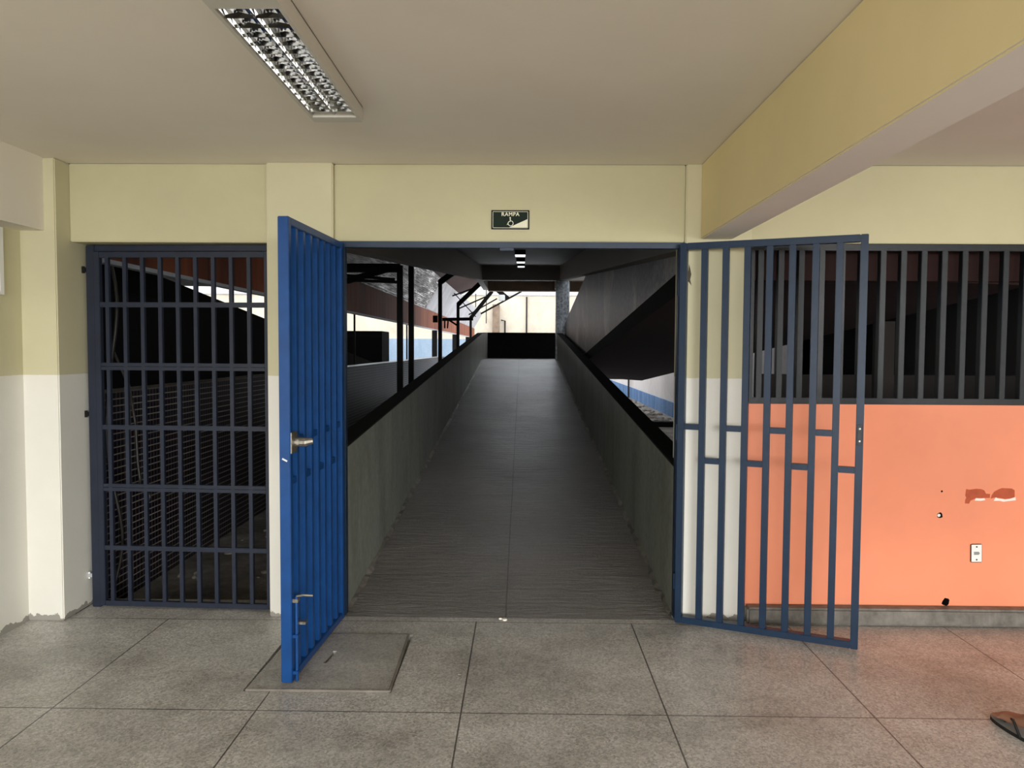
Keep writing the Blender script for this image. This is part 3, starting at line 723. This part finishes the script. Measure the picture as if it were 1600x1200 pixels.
struct(box('added_yard_cover', M['dark'], 1.1, 9.0, 4.7, 13.5, 4.2, 4.4))  # unseen cover added to keep the space behind the grille dark
struct(box('added_yard_closure', M['dark'], 7.9, 8.1, 4.7, 12.0, -0.3, 4.2))  # unseen side added to close off light under the cover

# ================================================================== PERSON walking past, just right of the frame
def skin_mesh(pts, edges, radii, root, sub=2):
    me = bpy.data.meshes.new('sk'); me.from_pydata([Vector(p) for p in pts], edges, []); o = bpy.data.objects.new('sk', me); col.objects.link(o)
    md = o.modifiers.new('skin', 'SKIN'); md.use_smooth_shade = True
    for i, r_ in enumerate(radii):
        v = me.skin_vertices[0].data[i]; v.radius = r_ if isinstance(r_, tuple) else (r_, r_); v.use_root = (i == root)
    s_ = o.modifiers.new('sub', 'SUBSURF'); s_.levels = sub; s_.render_levels = sub
    dg = bpy.context.evaluated_depsgraph_get(); m2 = bpy.data.meshes.new_from_object(o.evaluated_get(dg))
    bpy.data.objects.remove(o); return m2
PX, PY = 2.455, 2.985
def pp(x, y, z): return (PX + x, PY + y, z)
# x: right of body positive, y: forward; left leg steps out and forward
J = {'pel': (0, 0, .93), 'abd': (0, .01, 1.08), 'chest': (0, .02, 1.26), 'sh': (0, .01, 1.40), 'neck': (0, .02, 1.48), 'hd0': (0, .035, 1.56),
     'lhip': (-.10, .0, .88), 'lknee': (-.23, .10, .48), 'lank': (-.345, .085, .085), 'lmid': (-.36, .19, .04), 'ltoe': (-.385, .28, .028),
     'rhip': (.10, 0, .88), 'rknee': (.12, .02, .47), 'rank': (.12, -.22, .13), 'rmid': (.12, -.13, .055), 'rtoe': (.12, -.05, .028),
     'lshd': (-.17, 0, 1.39), 'lelb': (-.215, -.07, 1.10), 'lwr': (-.20, -.04, .86), 'lhand': (-.19, -.02, .79),
     'rshd': (.17, 0, 1.39), 'relb': (.22, .04, 1.10), 'rwr': (.21, .16, .90), 'rhand': (.20, .20, .84),
     'lheel': (-.335, .035, .035), 'rheel': (.12, -.265, .075)}
RD = {'pel': (.155, .115), 'abd': (.135, .10), 'chest': (.16, .115), 'sh': (.12, .085), 'neck': .052, 'hd0': .05, 'lhip': .085, 'lknee': .056, 'lank': .037, 'lmid': (.040, .028), 'ltoe': (.042, .018),
      'rhip': .085, 'rknee': .056, 'rank': .037, 'rmid': (.040, .028), 'rtoe': (.042, .018), 'lshd': .056, 'lelb': .040, 'lwr': .027, 'lhand': (.040, .018), 'rshd': .056, 'relb': .040, 'rwr': .027, 'rhand': (.040, .018), 'lheel': .03, 'rheel': .03}
ED = [('pel', 'abd'), ('abd', 'chest'), ('chest', 'sh'), ('sh', 'neck'), ('neck', 'hd0'), ('pel', 'lhip'), ('lhip', 'lknee'), ('lknee', 'lank'), ('lank', 'lmid'), ('lmid', 'ltoe'), ('lank', 'lheel'),
      ('pel', 'rhip'), ('rhip', 'rknee'), ('rknee', 'rank'), ('rank', 'rmid'), ('rmid', 'rtoe'), ('rank', 'rheel'), ('sh', 'lshd'), ('lshd', 'lelb'), ('lelb', 'lwr'), ('lwr', 'lhand'), ('sh', 'rshd'), ('rshd', 'relb'), ('relb', 'rwr'), ('rwr', 'rhand')]
def body_part(keys, edges, root, grow=0.0):
    ks = list(keys)
    return skin_mesh([pp(*J[k]) for k in ks], [(ks.index(a), ks.index(b_)) for a, b_ in edges],
                     [tuple(v + grow for v in RD[k]) if isinstance(RD[k], tuple) else RD[k] + grow for k in ks], ks.index(root))
bm = bmesh.new()
def add_me(me): bm.from_mesh(me); bpy.data.meshes.remove(me)
add_me(body_part(J.keys(), ED, 'pel'))
def ell(c, r, s=(1, 1, 1), seg=20):
    x = bmesh.ops.create_uvsphere(bm, u_segments=seg, v_segments=seg // 2, radius=r)
    for v in x['verts']: v.co = Vector((v.co.x * s[0], v.co.y * s[1], v.co.z * s[2])) + Vector(pp(*c))
ell((0, .035, 1.635), .10, (.76, .95, 1.08)); ell((0, .065, 1.575), .062, (.85, .9, .9)); ell((0, .135, 1.615), .016, (.8, 1.1, 1.3)); ell((0, .122, 1.572), .022, (1.3, .5, .4))
for s_ in (-1, 1): ell((s_ * .079, .025, 1.625), .022, (.35, .8, 1.35))
bt = B()
for hand, s_ in (('lhand', 1), ('rhand', -1)):
    hx, hy, hz_ = J[hand]
    for k, ln in enumerate((.072, .082, .076, .060)):
        yo = hy + .027 - .018 * k
        bt.tube([pp(hx, yo, hz_ - .005), pp(hx + s_ * .004, yo, hz_ - .035 - ln * .3), pp(hx + s_ * .016, yo, hz_ - .035 - ln * .65), pp(hx + s_ * .028, yo, hz_ - .03 - ln * .92)], [.0095, .009, .008, .0065], 8)
    bt.tube([pp(hx, hy + .025, hz_ + .03), pp(hx + s_ * .012, hy + .050, hz_ + .0), pp(hx + s_ * .02, hy + .058, hz_ - .03)], [.012, .0105, .008], 8)
for foot, dx in (('ltoe', -.25), ('rtoe', 0)):     # five toes on each foot
    tx, ty, tz = J[foot]; sgn = 1 if foot == 'ltoe' else -1
    for k, (off, ln, r_) in enumerate(((.026, .032, .0125), (.010, .032, .009), (-.005, .028, .0085), (-.018, .021, .008), (-.030, .014, .0075))):
        o_ = off * sgn
        bt.tube([pp(tx + o_ - dx * .02, ty - .03, tz - .004), pp(tx + o_, ty + .008, tz - .006), pp(tx + o_ + dx * ln * .5, ty + ln * .75, tz - .012), pp(tx + o_ + dx * ln, ty + ln, tz - .014)], [r_ * .9, r_, r_ * .95, r_ * .55], 8)
me = bpy.data.meshes.new('t'); bt.bm.to_mesh(me); bt.bm.free(); add_me(me)
bmesh.ops.translate(bm, verts=bm.verts, vec=(0, 0, .012))
me = bpy.data.meshes.new('person'); bm.to_mesh(me); bm.free()
person = link_mesh('person', me, M['skin'])
md = person.modifiers.new('rm', 'REMESH'); md.mode = 'VOXEL'; md.voxel_size = .005; md.use_smooth_shade = True
md = person.modifiers.new('sm', 'SMOOTH'); md.iterations = 3; md.factor = .5
bake_mods(person)
if not person.data.materials: person.data.materials.append(M['skin'])
tag(person, 'person in flip-flop sandals walking past, only a sandalled foot in the bottom right corner', 'person')
def wear(name, me, mat):
    o = link_mesh(name, me, mat, person); return o
SH = ['abd', 'chest', 'sh', 'lshd', 'rshd', 'pel']
Jo = dict(J); J['lslv'] = tuple(.45 * a + .55 * b_ for a, b_ in zip(J['lshd'], J['lelb'])); J['rslv'] = tuple(.45 * a + .55 * b_ for a, b_ in zip(J['rshd'], J['relb']))
RD['lslv'] = RD['rslv'] = .052; J['hem'] = (0, 0, .87); RD['hem'] = (.165, .125)
wear('shirt', body_part(SH + ['lslv', 'rslv', 'hem'], [('pel', 'hem'), ('pel', 'abd'), ('abd', 'chest'), ('chest', 'sh'), ('sh', 'lshd'), ('sh', 'rshd'), ('lshd', 'lslv'), ('rshd', 'rslv')], 'pel', .016), M['shirt'])
J['lth'] = tuple(.25 * a + .75 * b_ for a, b_ in zip(J['lhip'], J['lknee'])); J['rth'] = tuple(.25 * a + .75 * b_ for a, b_ in zip(J['rhip'], J['rknee'])); RD['lth'] = RD['rth'] = .066
J['wst'] = (0, .005, 1.0); RD['wst'] = (.15, .112)
wear('shorts', body_part(['pel', 'wst', 'lhip', 'rhip', 'lth', 'rth'], [('pel', 'wst'), ('pel', 'lhip'), ('pel', 'rhip'), ('lhip', 'lth'), ('rhip', 'rth')], 'pel', .022), M['shorts'])
hb = B(); hb.ball(pp(0, .015, 1.675), .104, (.82, .98, .95), 24)
for v in list(hb.bm.verts):
    l_ = v.co - Vector(pp(0, .015, 1.675))
    if l_.z < -.01 and l_.y > 0.02: hb.bm.verts.remove(v)
hb.build('hair', M['hair'], person, True)
for s_ in (-1, 1): B().ball(pp(s_ * .032, .118, 1.652), .012, (1.2, .6, .7), 10).build('eye', M['eye'], person, True)
# sandals
def sandal(toe, heel, lift):
    tx, ty, tz = J[toe]; hx, hy, hz_ = J[heel]
    a = Vector(pp(hx, hy, 0)); c = Vector(pp(tx, ty, 0)); d = (c - a).normalized(); nn = Vector((d.y, -d.x, 0)); a -= d * .035; c += d * .05; Ls = (c - a).length
    def outline(gr):
        pts = []
        for k in range(28):
            t_ = k * 2 * math.pi / 28; u = .5 + .5 * math.cos(t_); wv = math.sin(t_) * (.036 + .014 * u) * (1 if True else 1)
            q_ = a + d * (u * Ls) + nn * wv * gr; pts.append(q_)
        return pts
    b = B(); n_ = 28
    zb_, zt_ = lift
    def zz(q_, base):
        u = (q_ - a).dot(d) / Ls; return base[0] * (1 - u) + base[1] * u
    lo = [b.bm.verts.new((q_.x, q_.y, zz(q_, zb_))) for q_ in outline(1)]; hi = [b.bm.verts.new((q_.x, q_.y, zz(q_, zt_))) for q_ in outline(1)]
    b.bm.faces.new(lo[::-1]); b.bm.faces.new(hi)
    for k in range(n_): b.bm.faces.new((lo[k], lo[(k + 1) % n_], hi[(k + 1) % n_], hi[k]))
    o = b.build('sandal', M['rubber'], person)
    b = B(); hh = [b.bm.verts.new((q_.x, q_.y, zz(q_, zt_) + .001)) for q_ in outline(.93)]; hl = [b.bm.verts.new((q_.x, q_.y, zz(q_, zt_) - .002)) for q_ in outline(.93)]
    b.bm.faces.new(hh); b.bm.faces.new(hl[::-1])
    for k in range(n_): b.bm.faces.new((hl[k], hl[(k + 1) % n_], hh[(k + 1) % n_], hh[k]))
    b.build('insole', M['insole'], o)
    b = B()
    fr = a + d * (Ls * .78); 
    for sg_ in (-1, 1):
        s0 = a + d * (Ls * .42) + nn * sg_ * .043
        b.tube([(s0.x, s0.y, zz(s0, zt_) - .004), (*(s0 * .6 + fr * .4 + nn * sg_ * .006).xy, zz(s0, zt_) + .045), (fr.x, fr.y, zz(fr, zt_) + .038), (fr.x, fr.y, zz(fr, zt_))], .006, 8)
    b.build('strap', M['rubber'], o)
sandal('ltoe', 'lheel', ((.0, .0), (.014, .014)))
sandal('rtoe', 'rheel', ((.045, .0), (.058, .014)))
